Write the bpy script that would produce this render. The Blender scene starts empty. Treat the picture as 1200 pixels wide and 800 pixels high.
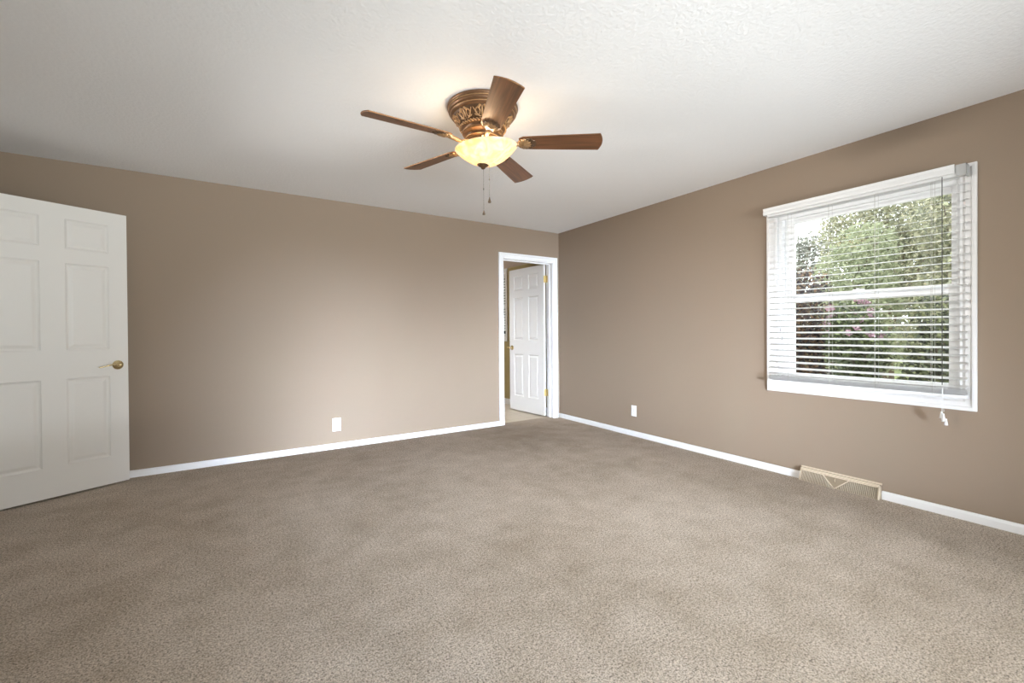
import bpy, bmesh, math, random
from mathutils import Vector, Matrix
PI = math.pi
random.seed(11)
S = bpy.context.scene
COL = S.collection

# ------------------------------------------------------------------ camera
CAM_H = 1.13302
FX, YAW, PITCH, ROLL, CY = 511.626, 0.568110, -0.00701139, -0.00724537, 392.834
d = Vector((math.sin(YAW) * math.cos(PITCH), math.cos(YAW) * math.cos(PITCH), math.sin(PITCH)))
r0 = Vector((math.cos(YAW), -math.sin(YAW), 0)); u0 = r0.cross(d)
r = r0 * math.cos(ROLL) + u0 * math.sin(ROLL)
u = -r0 * math.sin(ROLL) + u0 * math.cos(ROLL)
cam_data = bpy.data.cameras.new('camera'); cam = bpy.data.objects.new('camera', cam_data); COL.objects.link(cam)
M = Matrix((r, u, -d)).transposed().to_4x4(); M.translation = (0, 0, CAM_H)
cam.matrix_world = M
cam_data.sensor_width = 36; cam_data.lens = FX / 1200 * 36
cam_data.shift_y = -(400 - CY) / 1200
cam_data.clip_start = 0.02
S.camera = cam

# ------------------------------------------------------------------ exposure, world, lights
S.view_settings.view_transform = 'Standard'; S.view_settings.look = 'None'
S.view_settings.gamma = 1; S.view_settings.use_curve_mapping = False
S.view_settings.exposure = 0.10
S.cycles.use_denoising = True
S.cycles.max_bounces = 10; S.cycles.diffuse_bounces = 6; S.cycles.transparent_max_bounces = 16
S.cycles.sample_clamp_indirect = 6
W = bpy.data.worlds.new('overcast_sky'); S.world = W; W.use_nodes = True
bg = W.node_tree.nodes['Background']; bg.inputs['Color'].default_value = (0.93, 0.97, 1.0, 1); bg.inputs['Strength'].default_value = 4.2

def area(name, loc, target, sx, sy, power, color=(1, 1, 1), spread=180):
    l = bpy.data.lights.new(name, 'AREA'); l.shape = 'RECTANGLE'; l.size = sx; l.size_y = sy
    l.energy = power; l.color = color; l.spread = math.radians(spread)
    o = bpy.data.objects.new(name, l); COL.objects.link(o); o.location = loc
    o.rotation_euler = (Vector(target) - Vector(loc)).to_track_quat('-Z', 'Y').to_euler()
    return o
sun = bpy.data.lights.new('sun', 'SUN'); sun.energy = 1.6; sun.angle = 0.3; sun.color = (1, .95, .85)
so = bpy.data.objects.new('sun', sun); COL.objects.link(so)
so.rotation_euler = (Vector((0.62, 0.25, -0.74))).to_track_quat('-Z', 'Y').to_euler()
# daylight entering through the window in the near wall (behind the camera)
for tx, ty, tz, pw in ((0.60, 4.56, 0.05, 31), (2.0, 4.56, 0.12, 16), (3.65, 3.8, 0.5, 36)):
    area('daylight_beam', (0.25, -4.0, 0.32), (tx, ty, tz), 1.0, 0.3, pw, (.83, .95, 1.18), 27)
area('daylight_soft', (0.7, -2.0, 1.05), (2.2, 3.4, 2.0), 2.6, 1.9, 46, (1, .98, .94), 135)
area('sunlit_yard_bounce', (3.0, -9.5, -0.30), (3.0, -9.5, 3), 9.0, 5.0, 7200, (.90, .97, 1.07), 180)
area('sky_patch', (2.72, -4.0, 3.2), (1.9, 2.3, 0), 0.2, 0.2, 10.5, (.98, .98, 1), 42)
area('hall_fill', (-2.45, 4.02, 1.785), (3.65, 1.25, 1.55), 0.7, 0.11, 13, (1, .975, .94), 50)  # unseen strip lamp added in the hall to brighten window sash and right wall
area('bathroom_wall_fill', (2.35, 6.7, 1.55), (3.65, 5.9, 1.35), 0.6, 0.6, 7, (1, .97, .90), 170)  # added fill lamp standing inside the bathroom, brightens the olive wall
area('bathroom_floor_fill', (2.5, 5.2, 2.12), (2.75, 5.15, 0), 0.6, 0.6, 8, (1, .97, .92), 100)  # unseen overhead lamp, added to lift the tile floor past the doorway

# ------------------------------------------------------------------ materials
def mat(name):
    m = bpy.data.materials.new(name); m.use_nodes = True
    return m, m.node_tree.nodes, m.node_tree.links, m.node_tree.nodes['Principled BSDF']
def simple(name, col, rough=0.5, metal=0.0, bump=0.0, bscale=200.0, coat=0.0, var=0.0):
    m, n, l, p = mat(name)
    p.inputs['Roughness'].default_value = rough; p.inputs['Metallic'].default_value = metal
    p.inputs['Coat Weight'].default_value = coat
    tc = n.new('ShaderNodeTexCoord')
    nz = n.new('ShaderNodeTexNoise'); nz.inputs['Scale'].default_value = bscale; nz.inputs['Detail'].default_value = 4
    l.new(tc.outputs['Object'], nz.inputs['Vector'])
    mx = n.new('ShaderNodeMix'); mx.data_type = 'RGBA'
    mx.inputs['A'].default_value = (*[c * (1 - var) for c in col], 1); mx.inputs['B'].default_value = (*[min(1, c * (1 + var)) for c in col], 1)
    l.new(nz.outputs['Fac'], mx.inputs['Factor']); l.new(mx.outputs['Result'], p.inputs['Base Color'])
    if bump:
        b = n.new('ShaderNodeBump'); b.inputs['Strength'].default_value = bump; b.inputs['Distance'].default_value = 0.005 if bump >= .5 else 0.002
        l.new(nz.outputs['Fac'], b.inputs['Height']); l.new(b.outputs['Normal'], p.inputs['Normal'])
    return m
def lin(r_, g_, b_):
    f = lambda c: (c / 255 / 12.92) if c / 255 <= .04045 else ((c / 255 + .055) / 1.055) ** 2.4
    return (f(r_), f(g_), f(b_))

M_wall = simple('taupe_wall_paint', (0.272, 0.204, 0.147), 0.75, bump=0.12, bscale=160, var=0.02)
M_ceil = simple('textured_ceiling_paint', (0.87, 0.873, 0.88), 0.9, bump=0.5, bscale=62, var=0.015)
M_white = simple('white_trim_paint', (0.84, 0.84, 0.84), 0.38, bump=0.03, bscale=80, var=0.01)
M_door = simple('white_door_paint', (0.71, 0.685, 0.65), 0.42, bump=0.10, bscale=120, var=0.015)
M_casing = simple('white_window_casing_paint', (0.74, 0.73, 0.72), 0.4, var=0.01)
M_vinyl = simple('white_window_vinyl', (0.92, 0.925, 0.93), 0.35, var=0.01)
M_blind = simple('white_blind_slat', (0.74, 0.74, 0.735), 0.45, var=0.01)
M_cord = simple('blind_cord', (0.55, 0.54, 0.5), 0.8)
M_wand = simple('dark_tilt_wand', (0.06, 0.06, 0.05), 0.35)
M_plastic = simple('white_outlet_plastic', (0.86, 0.86, 0.85), 0.35)
M_slot = simple('dark_slot', (0.03, 0.03, 0.03), 0.7)
M_cream = simple('cream_enamel', (0.62, 0.52, 0.39), 0.45, var=0.02)
M_darkcav = simple('dark_duct', (0.10, 0.075, 0.05), 0.9)
M_brass = simple('polished_brass', (0.74, 0.62, 0.36), 0.2, metal=1.0, var=0.03)
M_brassp = simple('brass_hinge', (0.78, 0.62, 0.26), 0.35, metal=0.75, var=0.03)
M_bronze = simple('antique_bronze', (0.15, 0.078, 0.038), 0.38, metal=0.5, bump=0.12, bscale=60, var=0.25)
M_gold = simple('antique_gold', (0.40, 0.245, 0.12), 0.38, metal=0.55, bump=0.15, bscale=70, var=0.3)
M_dkbronze = simple('dark_bronze', (0.10, 0.055, 0.028), 0.4, metal=0.5, bump=0.1, bscale=60, var=0.25)
M_chain = simple('nickel_chain', (0.20, 0.185, 0.165), 0.45, metal=0.5)
M_pend = simple('dark_pull_fob', (0.13, 0.09, 0.06), 0.3, metal=0.6)
M_olive = simple('olive_bathroom_paint', (0.44, 0.355, 0.165), 0.7, bump=0.08, bscale=90, var=0.03)
M_pinkceil = simple('rosy_bathroom_ceiling', (0.55, 0.42, 0.33), 0.8, bump=0.1, bscale=60, var=0.05)
M_mulch = simple('bark_mulch', (0.13, 0.095, 0.07), 0.9, bump=0.6, bscale=9, var=0.5)
M_siding = simple('exterior_siding', (0.5, 0.47, 0.42), 0.7)
M_bark = simple('bark', (0.16, 0.12, 0.09), 0.9, bump=0.6, bscale=20, var=0.3)
M_drive = simple('pale_gravel_drive', (0.42, 0.38, 0.31), 0.9, bump=0.4, bscale=30, var=0.2)
M_hall = simple('hall_paint', (0.40, 0.33, 0.26), 0.8)

def carpet():
    m, n, l, p = mat('beige_cut_pile_carpet')
    p.inputs['Roughness'].default_value = 1.0
    p.inputs['Specular IOR Level'].default_value = 0.05
    p.inputs['Sheen Weight'].default_value = 0.12
    tc = n.new('ShaderNodeTexCoord')
    def noise(s, det, rough=0.55, vec=None):
        z = n.new('ShaderNodeTexNoise'); z.inputs['Scale'].default_value = s; z.inputs['Detail'].default_value = det; z.inputs['Roughness'].default_value = rough
        l.new(vec or tc.outputs['Object'], z.inputs['Vector']); return z
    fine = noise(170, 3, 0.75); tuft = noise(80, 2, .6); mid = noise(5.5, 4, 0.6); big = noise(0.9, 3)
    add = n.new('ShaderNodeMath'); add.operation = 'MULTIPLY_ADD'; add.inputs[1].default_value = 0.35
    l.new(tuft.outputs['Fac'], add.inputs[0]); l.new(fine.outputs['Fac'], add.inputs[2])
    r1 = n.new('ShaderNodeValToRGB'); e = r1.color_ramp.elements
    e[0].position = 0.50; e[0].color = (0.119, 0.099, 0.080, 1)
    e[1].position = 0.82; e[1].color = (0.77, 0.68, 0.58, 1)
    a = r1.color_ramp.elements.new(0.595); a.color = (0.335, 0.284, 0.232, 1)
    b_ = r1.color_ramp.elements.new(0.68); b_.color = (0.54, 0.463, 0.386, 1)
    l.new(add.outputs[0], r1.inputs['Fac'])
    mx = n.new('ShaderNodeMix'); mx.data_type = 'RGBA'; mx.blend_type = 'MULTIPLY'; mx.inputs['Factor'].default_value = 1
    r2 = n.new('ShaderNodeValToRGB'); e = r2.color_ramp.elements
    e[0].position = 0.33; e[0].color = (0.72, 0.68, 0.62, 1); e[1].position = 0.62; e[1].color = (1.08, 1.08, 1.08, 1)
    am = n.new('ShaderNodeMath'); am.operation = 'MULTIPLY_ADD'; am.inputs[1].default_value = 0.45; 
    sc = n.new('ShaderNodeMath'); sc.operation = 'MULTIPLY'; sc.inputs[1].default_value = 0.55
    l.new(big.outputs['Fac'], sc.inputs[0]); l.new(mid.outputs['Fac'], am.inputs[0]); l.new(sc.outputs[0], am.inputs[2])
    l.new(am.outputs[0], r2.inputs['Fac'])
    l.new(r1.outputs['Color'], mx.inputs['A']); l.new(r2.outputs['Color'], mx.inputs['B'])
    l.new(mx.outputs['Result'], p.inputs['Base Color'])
    b = n.new('ShaderNodeBump'); b.inputs['Strength'].default_value = 0.9; b.inputs['Distance'].default_value = 0.006
    l.new(add.outputs[0], b.inputs['Height']); l.new(b.outputs['Normal'], p.inputs['Normal'])
    return m
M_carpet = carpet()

def wood():
    m, n, l, p = mat('walnut_blade'); p.inputs['Roughness'].default_value = 0.38; p.inputs['Specular Tint'].default_value = (1, .58, .28, 1); p.inputs['Specular IOR Level'].default_value = 1.0
    tc = n.new('ShaderNodeTexCoord'); mp = n.new('ShaderNodeMapping'); mp.inputs['Scale'].default_value = (4, 75, 30)
    l.new(tc.outputs['Object'], mp.inputs['Vector'])
    nz = n.new('ShaderNodeTexNoise'); nz.inputs['Scale'].default_value = 1.0; nz.inputs['Detail'].default_value = 6; nz.inputs['Distortion'].default_value = 0.4
    l.new(mp.outputs['Vector'], nz.inputs['Vector'])
    rp = n.new('ShaderNodeValToRGB'); e = rp.color_ramp.elements
    e[0].position = 0.3; e[0].color = (0.062, 0.029, 0.016, 1); e[1].position = 0.72; e[1].color = (0.205, 0.086, 0.040, 1)
    l.new(nz.outputs['Fac'], rp.inputs['Fac']); l.new(rp.outputs['Color'], p.inputs['Base Color'])
    return m
M_wood = wood()

def alabaster():
    m, n, l, p = mat('amber_alabaster_glass')
    tc = n.new('ShaderNodeTexCoord'); nz = n.new('ShaderNodeTexNoise'); nz.inputs['Scale'].default_value = 16; nz.inputs['Detail'].default_value = 6; nz.inputs['Distortion'].default_value = 1.5
    l.new(tc.outputs['Object'], nz.inputs['Vector'])
    rp = n.new('ShaderNodeValToRGB'); e = rp.color_ramp.elements
    e[0].position = 0.32; e[0].color = (0.92, 0.70, 0.38, 1); e[1].position = 0.62; e[1].color = (1.0, 0.92, 0.74, 1)
    l.new(nz.outputs['Fac'], rp.inputs['Fac'])
    l.new(rp.outputs['Color'], p.inputs['Base Color']); p.inputs['Roughness'].default_value = 0.25
    tr = n.new('ShaderNodeBsdfTranslucent'); l.new(rp.outputs['Color'], tr.inputs['Color'])
    mix = n.new('ShaderNodeMixShader'); mix.inputs['Fac'].default_value = 0.6
    out = n['Material Output']
    l.new(p.outputs['BSDF'], mix.inputs[1]); l.new(tr.outputs['BSDF'], mix.inputs[2]); l.new(mix.outputs['Shader'], out.inputs['Surface'])
    l.new(rp.outputs['Color'], p.inputs['Emission Color']); p.inputs['Emission Strength'].default_value = 0.40
    return m
M_bowl = alabaster()

def glass():
    m = bpy.data.materials.new('window_glass'); m.use_nodes = True; n = m.node_tree.nodes; l = m.node_tree.links; n.clear()
    out = n.new('ShaderNodeOutputMaterial'); t = n.new('ShaderNodeBsdfTransparent'); t.inputs['Color'].default_value = (0.97, 0.98, 0.97, 1)
    g = n.new('ShaderNodeBsdfGlossy'); g.inputs['Roughness'].default_value = 0.02
    f = n.new('ShaderNodeFresnel'); f.inputs['IOR'].default_value = 1.35
    mx = n.new('ShaderNodeMixShader'); l.new(f.outputs['Fac'], mx.inputs['Fac']); l.new(t.outputs['BSDF'], mx.inputs[1]); l.new(g.outputs['BSDF'], mx.inputs[2])
    l.new(mx.outputs['Shader'], out.inputs['Surface']); return m
M_glass = glass()

def tile():
    m, n, l, p = mat('bathroom_floor_tile'); p.inputs['Roughness'].default_value = 0.3
    tc = n.new('ShaderNodeTexCoord'); br = n.new('ShaderNodeTexBrick'); br.offset = 0; br.inputs['Scale'].default_value = 1.0
    br.inputs['Brick Width'].default_value = 0.30; br.inputs['Row Height'].default_value = 0.30; br.inputs['Mortar Size'].default_value = 0.004
    br.inputs['Color1'].default_value = (0.74, 0.68, 0.58, 1); br.inputs['Color2'].default_value = (0.71, 0.65, 0.55, 1); br.inputs['Mortar'].default_value = (0.52, 0.47, 0.40, 1)
    l.new(tc.outputs['Object'], br.inputs['Vector']); l.new(br.outputs['Color'], p.inputs['Base Color']); return m
M_tile = tile()

def leafmat(name, cols, trans=0.35):
    m, n, l, p = mat(name); p.inputs['Roughness'].default_value = 0.55
    g = n.new('ShaderNodeNewGeometry'); rp = n.new('ShaderNodeValToRGB'); rp.color_ramp.interpolation = 'CONSTANT'
    e = rp.color_ramp.elements; e[0].color = (*cols[0], 1); e[1].position = 1 / len(cols); e[1].color = (*cols[1], 1)
    for i, c in enumerate(cols[2:]):
        q = rp.color_ramp.elements.new((i + 2) / len(cols)); q.color = (*c, 1)
    l.new(g.outputs['Random Per Island'], rp.inputs['Fac']); l.new(rp.outputs['Color'], p.inputs['Base Color'])
    tr = n.new('ShaderNodeBsdfTranslucent'); l.new(rp.outputs['Color'], tr.inputs['Color'])
    mix = n.new('ShaderNodeMixShader'); mix.inputs['Fac'].default_value = trans
    l.new(p.outputs['BSDF'], mix.inputs[1]); l.new(tr.outputs['BSDF'], mix.inputs[2]); l.new(mix.outputs['Shader'], n['Material Output'].inputs['Surface'])
    return m
def lawnmat():
    m, n, l, p = mat('lawn'); p.inputs['Roughness'].default_value = 0.9
    tc = n.new('ShaderNodeTexCoord'); nz = n.new('ShaderNodeTexNoise'); nz.inputs['Scale'].default_value = 6; nz.inputs['Detail'].default_value = 6
    l.new(tc.outputs['Object'], nz.inputs['Vector']); rp = n.new('ShaderNodeValToRGB'); e = rp.color_ramp.elements
    e[0].position = .35; e[0].color = (0.16, 0.2, 0.07, 1); e[1].position = .65; e[1].color = (0.36, 0.40, 0.16, 1)
    l.new(nz.outputs['Fac'], rp.inputs['Fac']); l.new(rp.outputs['Color'], p.inputs['Base Color']); return m
M_lawn = lawnmat()

# ------------------------------------------------------------------ mesh helpers
def obj(name, bm, m, parent=None, smooth=False, bevel=0.0, seg=2, autosmooth=None):
    me = bpy.data.meshes.new(name)
    bmesh.ops.recalc_face_normals(bm, faces=bm.faces)
    bm.to_mesh(me); bm.free()
    for mm in (m if isinstance(m, (list, tuple)) else [m]): me.materials.append(mm)
    o = bpy.data.objects.new(name, me); COL.objects.link(o)
    if parent: o.parent = parent
    if smooth or autosmooth:
        for f in me.polygons: f.use_smooth = True
    if autosmooth:
        me.set_sharp_from_angle(angle=math.radians(autosmooth))
    if bevel:
        b = o.modifiers.new('edge', 'BEVEL'); b.width = bevel; b.segments = seg; b.limit_method = 'ANGLE'; b.angle_limit = math.radians(40)
    return o
def tag(o, label=None, cat=None, group=None, kind=None):
    if label: o['label'] = label
    if cat: o['category'] = cat
    if group: o['group'] = group
    if kind: o['kind'] = kind
    return o
def empty(name, loc, rz=0, **k):
    o = bpy.data.objects.new(name, None); COL.objects.link(o); o.location = loc; o.rotation_euler = (0, 0, rz)
    o.empty_display_size = 0.1
    return tag(o, **k)
def struct(name, bm, m, parent=None, label=None, cat=None, **k):
    o = obj(name, bm, m, parent, **k)
    if not parent: tag(o, label, cat, kind='structure')
    return o
def box(bm, a, b, mi=0):
    x0, y0, z0 = [min(p, q) for p, q in zip(a, b)]; x1, y1, z1 = [max(p, q) for p, q in zip(a, b)]
    v = [bm.verts.new(c) for c in ((x0, y0, z0), (x1, y0, z0), (x1, y1, z0), (x0, y1, z0), (x0, y0, z1), (x1, y0, z1), (x1, y1, z1), (x0, y1, z1))]
    for f in ((0, 3, 2, 1), (4, 5, 6, 7), (0, 1, 5, 4), (1, 2, 6, 5), (2, 3, 7, 6), (3, 0, 4, 7)):
        bm.faces.new([v[i] for i in f]).material_index = mi
    return v
def BM(): return bmesh.new()
def boxes(*prs):
    bm = BM()
    for a, b in prs: box(bm, a, b)
    return bm
def lathe(bm, prof, seg=48, center=(0, 0, 0), mi=0, wob=None):
    rings = []
    for i, (rr, z) in enumerate(prof):
        if rr < 1e-6:
            rings.append([bm.verts.new((center[0], center[1], center[2] + z))])
        else:
            rings.append([bm.verts.new((center[0] + rr * math.cos(2 * PI * k / seg), center[1] + rr * math.sin(2 * PI * k / seg), center[2] + z)) for k in range(seg)])
    for A, B in zip(rings, rings[1:]):
        for k in range(seg):
            k2 = (k + 1) % seg
            if len(A) == 1 and len(B) == 1: continue
            if len(A) == 1: f = [A[0], B[k2], B[k]]
            elif len(B) == 1: f = [A[k], A[k2], B[0]]
            else: f = [A[k], A[k2], B[k2], B[k]]
            bm.faces.new(f).material_index = mi
def tube(bm, pts, rad, seg=8, closed=False):
    pts = [Vector(p) for p in pts]; n = len(pts); rings = []
    rads = rad if isinstance(rad, (list, tuple)) else [rad] * n
    prev = None
    for i, p in enumerate(pts):
        if closed: t = pts[(i + 1) % n] - pts[i - 1]
        else: t = pts[min(i + 1, n - 1)] - pts[max(i - 1, 0)]
        t.normalize()
        if prev is None:
            a = Vector((0, 0, 1)) if abs(t.z) < .9 else Vector((1, 0, 0)); prev = (a - t * a.dot(t)).normalized()
        else:
            prev = (prev - t * prev.dot(t)).normalized()
        bb = t.cross(prev)
        rings.append([bm.verts.new(p + (prev * math.cos(2 * PI * k / seg) + bb * math.sin(2 * PI * k / seg)) * rads[i]) for k in range(seg)])
    m_ = n if closed else n - 1
    for i in range(m_):
        A, B = rings[i], rings[(i + 1) % n]
        for k in range(seg):
            bm.faces.new([A[k], A[(k + 1) % seg], B[(k + 1) % seg], B[k]])
    if not closed:
        bm.faces.new(rings[0][::-1]); bm.faces.new(rings[-1])
def prism(bm, poly, axis_vec):
    a = [bm.verts.new(p) for p in poly]; b = [bm.verts.new(Vector(p) + Vector(axis_vec)) for p in poly]
    n = len(poly); bm.faces.new(a[::-1]); bm.faces.new(b)
    for i in range(n): bm.faces.new([a[i], a[(i + 1) % n], b[(i + 1) % n], b[i]])

# ------------------------------------------------------------------ room dimensions (metres)
XL, XR, YN, YB, H = -1.44, 3.654, -1.0, 4.559, 2.44
T = 0.13                        # wall thickness
DX0, DX1, DH = 2.788, 3.550, 2.040        # doorway in back wall
WY0, WY1, WZ0, WZ1 = 0.745, 1.806, 0.712, 2.043   # window opening in right wall
BY1 = 7.6                      # bathroom depth
LY0, LY1 = 3.255, 4.085        # doorway in left wall
NX0, NX1, NZ0, NZ1 = 0.05, 3.02, 0.08, 2.05  # glazed opening in near wall
B2Y0, B2Y1, B2Z0, B2Z1 = 5.90, 6.75, 1.05, 2.08     # bathroom window

# floor, ceiling
bm = boxes(((XL - T, YN - T, -0.12), (XR, YB + 0.09, 0)))
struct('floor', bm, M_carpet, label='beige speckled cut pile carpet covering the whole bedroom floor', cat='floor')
bm = boxes(((XL - T - 1.2, YN - T, H), (XR + T, YB + T, H + 0.12)))
struct('ceiling', bm, M_ceil, label='white stippled ceiling above the bedroom', cat='ceiling')
# walls
bm = boxes(((XL - T, YB, 0), (DX0, YB + T, H)), ((DX1, YB, 0), (XR, YB + T, H)), ((DX0, YB, DH), (DX1, YB + T, H)))
struct('wall_back', bm, M_wall, label='long taupe wall with the white doorway at its right end', cat='wall')
bm = boxes(((XR, YN - T, 0), (XR + T, WY0, H)), ((XR, WY1, 0), (XR + T, YB + T, H)), ((XR, WY0, 0), (XR + T, WY1, WZ0)), ((XR, WY0, WZ1), (XR + T, WY1, H)))
struct('wall_right', bm, M_wall, label='taupe wall holding the double hung window', cat='wall')
bm = boxes(((XL - T, YN - T, 0), (XL, LY0, H)), ((XL - T, LY1, 0), (XL, YB, H)), ((XL - T, LY0, DH), (XL, LY1, H)))
struct('wall_left', bm, M_wall, label='taupe wall beside the open white door', cat='wall')
bm = boxes(((XL, YN - T, 0), (NX0, YN, H)), ((NX1, YN - T, 0), (XR, YN, H)), ((NX0, YN - T, 0), (NX1, YN, NZ0)), ((NX0, YN - T, NZ1), (NX1, YN, H)))
struct('wall_near', bm, M_wall, label='taupe wall behind the viewer with a wide window', cat='wall')
# hall beyond the left doorway
bm = boxes(((XL - T - 1.2, 2.6, -0.12), (XL - T, 4.75, 0)), ((XL - T - 1.3, 2.6, -0.12), (XL - T - 1.2, 4.75, H)), ((XL - T - 1.2, 2.5, -0.12), (XL - T, 2.6, H)), ((XL - T - 1.2, 4.7, -0.12), (XL - T, 4.8, H)))
struct('wall_hall', bm, M_hall, label='hall walls beyond the left doorway', cat='wall')
# bathroom shell
BX0 = 1.3
bm = boxes(((BX0, YB + T, 0), (BX0 + .02, BY1, 2.14)), ((BX0, BY1 - .02, 0), (XR, BY1, 2.14)),
           ((XR, YB + T, 0), (XR + T, B2Y0, 2.6)), ((XR, B2Y1, 0), (XR + T, BY1, 2.6)), ((XR, B2Y0, 0), (XR + T, B2Y1, B2Z0)), ((XR, B2Y0, B2Z1), (XR + T, B2Y1, 2.6)))
struct('wall_bathroom', bm, M_olive, label='olive painted bathroom wall seen through the doorway', cat='wall')
bm = boxes(((BX0, YB + T, 2.14), (XR + T, BY1, 2.26)))
struct('ceiling_bathroom', bm, M_pinkceil, label='low rosy beige bathroom ceiling', cat='ceiling')
bm = boxes(((BX0, YB + 0.09, -0.12), (XR + T, BY1, -0.004)))
struct('floor_bathroom', bm, M_tile, label='pale beige square tile floor past the doorway', cat='floor')

# baseboards
BBH, BBT = 0.055, 0.013
def base_profile(bm, p0, p1, nrm):
    p0, p1, nrm = Vector((*p0, 0)), Vector((*p1, 0)), Vector((*nrm, 0))
    poly = [p0, p0 + nrm * BBT, p0 + nrm * BBT + Vector((0, 0, BBH * .72)), p0 + nrm * BBT * .6 + Vector((0, 0, BBH * .93)), p0 + nrm * BBT * .25 + Vector((0, 0, BBH)), p0 + Vector((0, 0, BBH))]
    prism(bm, poly, p1 - p0)
bm = BM(); base_profile(bm, (XL, YB), (2.722, YB), (0, -1))
struct('baseboard_back', bm, M_white, label='white baseboard along the long back wall', cat='baseboard')
bm = BM(); base_profile(bm, (XR, YN), (XR, 1.128), (-1, 0)); base_profile(bm, (XR, 1.622), (XR, YB), (-1, 0))
struct('baseboard_right', bm, M_white, label='white baseboard under the window either side of the register', cat='baseboard')
bm = BM(); base_profile(bm, (XL, YN), (XL, LY0 - .07), (1, 0)); base_profile(bm, (XL, LY1 + .07), (XL, YB), (1, 0))
struct('baseboard_left', bm, M_white, label='white baseboard on the left wall', cat='baseboard')
bm = BM(); base_profile(bm, (XL, YN), (XR, YN), (0, 1))
struct('baseboard_near', bm, M_white, label='white baseboard behind the viewer', cat='baseboard')
BBH = 0.085
bm = BM(); base_profile(bm, (XR, YB + T), (XR, BY1), (-1, 0))
struct('baseboard_bathroom', bm, M_white, label='white baseboard on the olive bathroom wall', cat='baseboard')

# casing: mitred frame with a stepped section; plane given by origin o, axes a (across), b (up), n (out)
def casing(bm, o, a, b, n, x0, x1, z0, z1, w, bottom=True):
    o, a, b, n = Vector(o), Vector(a), Vector(b), Vector(n)
    prof = [(0, 0), (0, .018), (.010, .020), (.020, .019), (.024, .014), (w * .55, .013), (w - .012, .011), (w - .005, .007), (w, .005), (w, 0)]   # (inset from outer edge, height)
    def corner(q, hgt, which):
        ox = {0: (x0 - w + q, (z0 - w + q) if bottom else z0), 1: (x0 - w + q, z1 + w - q), 2: (x1 + w - q, z1 + w - q), 3: (x1 + w - q, (z0 - w + q) if bottom else z0)}[which]
        return o + a * ox[0] + b * ox[1] + n * hgt
    cols = [[bm.verts.new(corner(q, h_, k)) for q, h_ in prof] for k in range(4)]
    for k in range(4 if bottom else 3):
        A, B = cols[k], cols[(k + 1) % 4]
        for i in range(len(prof)):
            j = (i + 1) % len(prof)
            bm.faces.new([A[i], A[j], B[j], B[i]])
    if not bottom:
        bm.faces.new(cols[0]); bm.faces.new(cols[3][::-1])
# doorway trim in back wall
bm = BM()
casing(bm, (0, YB, 0), (1, 0, 0), (0, 0, 1), (0, -1, 0), DX0, DX1, 0, DH, 0.068, bottom=False)
casing(bm, (0, YB + T, 0), (1, 0, 0), (0, 0, 1), (0, 1, 0), DX0, DX1, 0, DH, 0.068, bottom=False)
JT = 0.004
box(bm, (DX0 - .004, YB - .004, 0), (DX0 + JT, YB + T + .004, DH)); box(bm, (DX1 - JT, YB - .004, 0), (DX1 + .004, YB + T + .004, DH)); box(bm, (DX0 + JT, YB - .004, DH - JT), (DX1 - JT, YB + T + .004, DH + .004))
box(bm, (DX0 + JT, YB + .055, 0), (DX0 + JT + .011, YB + .090, DH - JT)); box(bm, (DX1 - JT - .011, YB + .055, 0), (DX1 - JT, YB + .090, DH - JT)); box(bm, (DX0 + JT, YB + .055, DH - JT - .011), (DX1 - JT, YB + .09, DH - JT))
struct('trim_1', bm, M_white, label='white moulded door casing around the bathroom doorway', cat='door casing')
bm = BM()
casing(bm, (XL, 0, 0), (0, 1, 0), (0, 0, 1), (1, 0, 0), LY0, LY1, 0, DH, 0.068, bottom=False)
box(bm, (XL - T, LY0 - .004, 0), (XL + .004, LY0 + JT, DH)); box(bm, (XL - T, LY1 - JT, 0), (XL + .004, LY1 + .004, DH)); box(bm, (XL - T, LY0 + JT, DH - JT), (XL + .004, LY1 - JT, DH + .004))
struct('trim_2', bm, M_white, label='white door casing in the left wall', cat='door casing')

# ------------------------------------------------------------------ panel doors
def door_leaf(w, h, t, stile, mull):
    """leaf from x=0 (hinge) to w, y=0 (visible face) to t, z=0..h"""
    bm = BM(); pw = (w - 2 * stile - mull) / 2
    xs = [0, stile, stile + pw, stile + pw + mull, w - stile, w]
    k = h / 2.035
    zs = [0, .208 * k, .812 * k, 1.014 * k, 1.626 * k, 1.728 * k, 1.936 * k, h]
    for side in (0, 1):
        Y = lambda dep: (dep if side == 0 else t - dep)
        for i in range(5):
            for j in range(7):
                if i in (1, 3) and j in (1, 3, 5):
                    x0, x1, z0, z1 = xs[i], xs[i + 1], zs[j], zs[j + 1]
                    steps = [(0, 0), (.003, .003), (.012, .0075), (.018, .0078), (.036, .0022), (.042, .0012)]
                    rings = []
                    for ins, dep in steps:
                        rings.append([bm.verts.new((x, Y(dep), z)) for x, z in ((x0 + ins, z0 + ins), (x1 - ins, z0 + ins), (x1 - ins, z1 - ins), (x0 + ins, z1 - ins))])
                    for A, B in zip(rings, rings[1:]):
                        for q in range(4): bm.faces.new([A[q], A[(q + 1) % 4], B[(q + 1) % 4], B[q]])
                    bm.faces.new(rings[-1])
                else:
                    bm.faces.new([bm.verts.new((x, Y(0), z)) for x, z in ((xs[i], zs[j]), (xs[i + 1], zs[j]), (xs[i + 1], zs[j + 1]), (xs[i], zs[j + 1]))])
    for i in range(5):
        for z in (0, h): bm.faces.new([bm.verts.new(c) for c in ((xs[i], 0, z), (xs[i + 1], 0, z), (xs[i + 1], t, z), (xs[i], t, z))])
    for j in range(7):
        for x in (0, w): bm.faces.new([bm.verts.new(c) for c in ((x, 0, zs[j]), (x, t, zs[j]), (x, t, zs[j + 1]), (x, 0, zs[j + 1]))])
    bmesh.ops.remove_doubles(bm, verts=bm.verts, dist=1e-5)
    return bm
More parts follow.
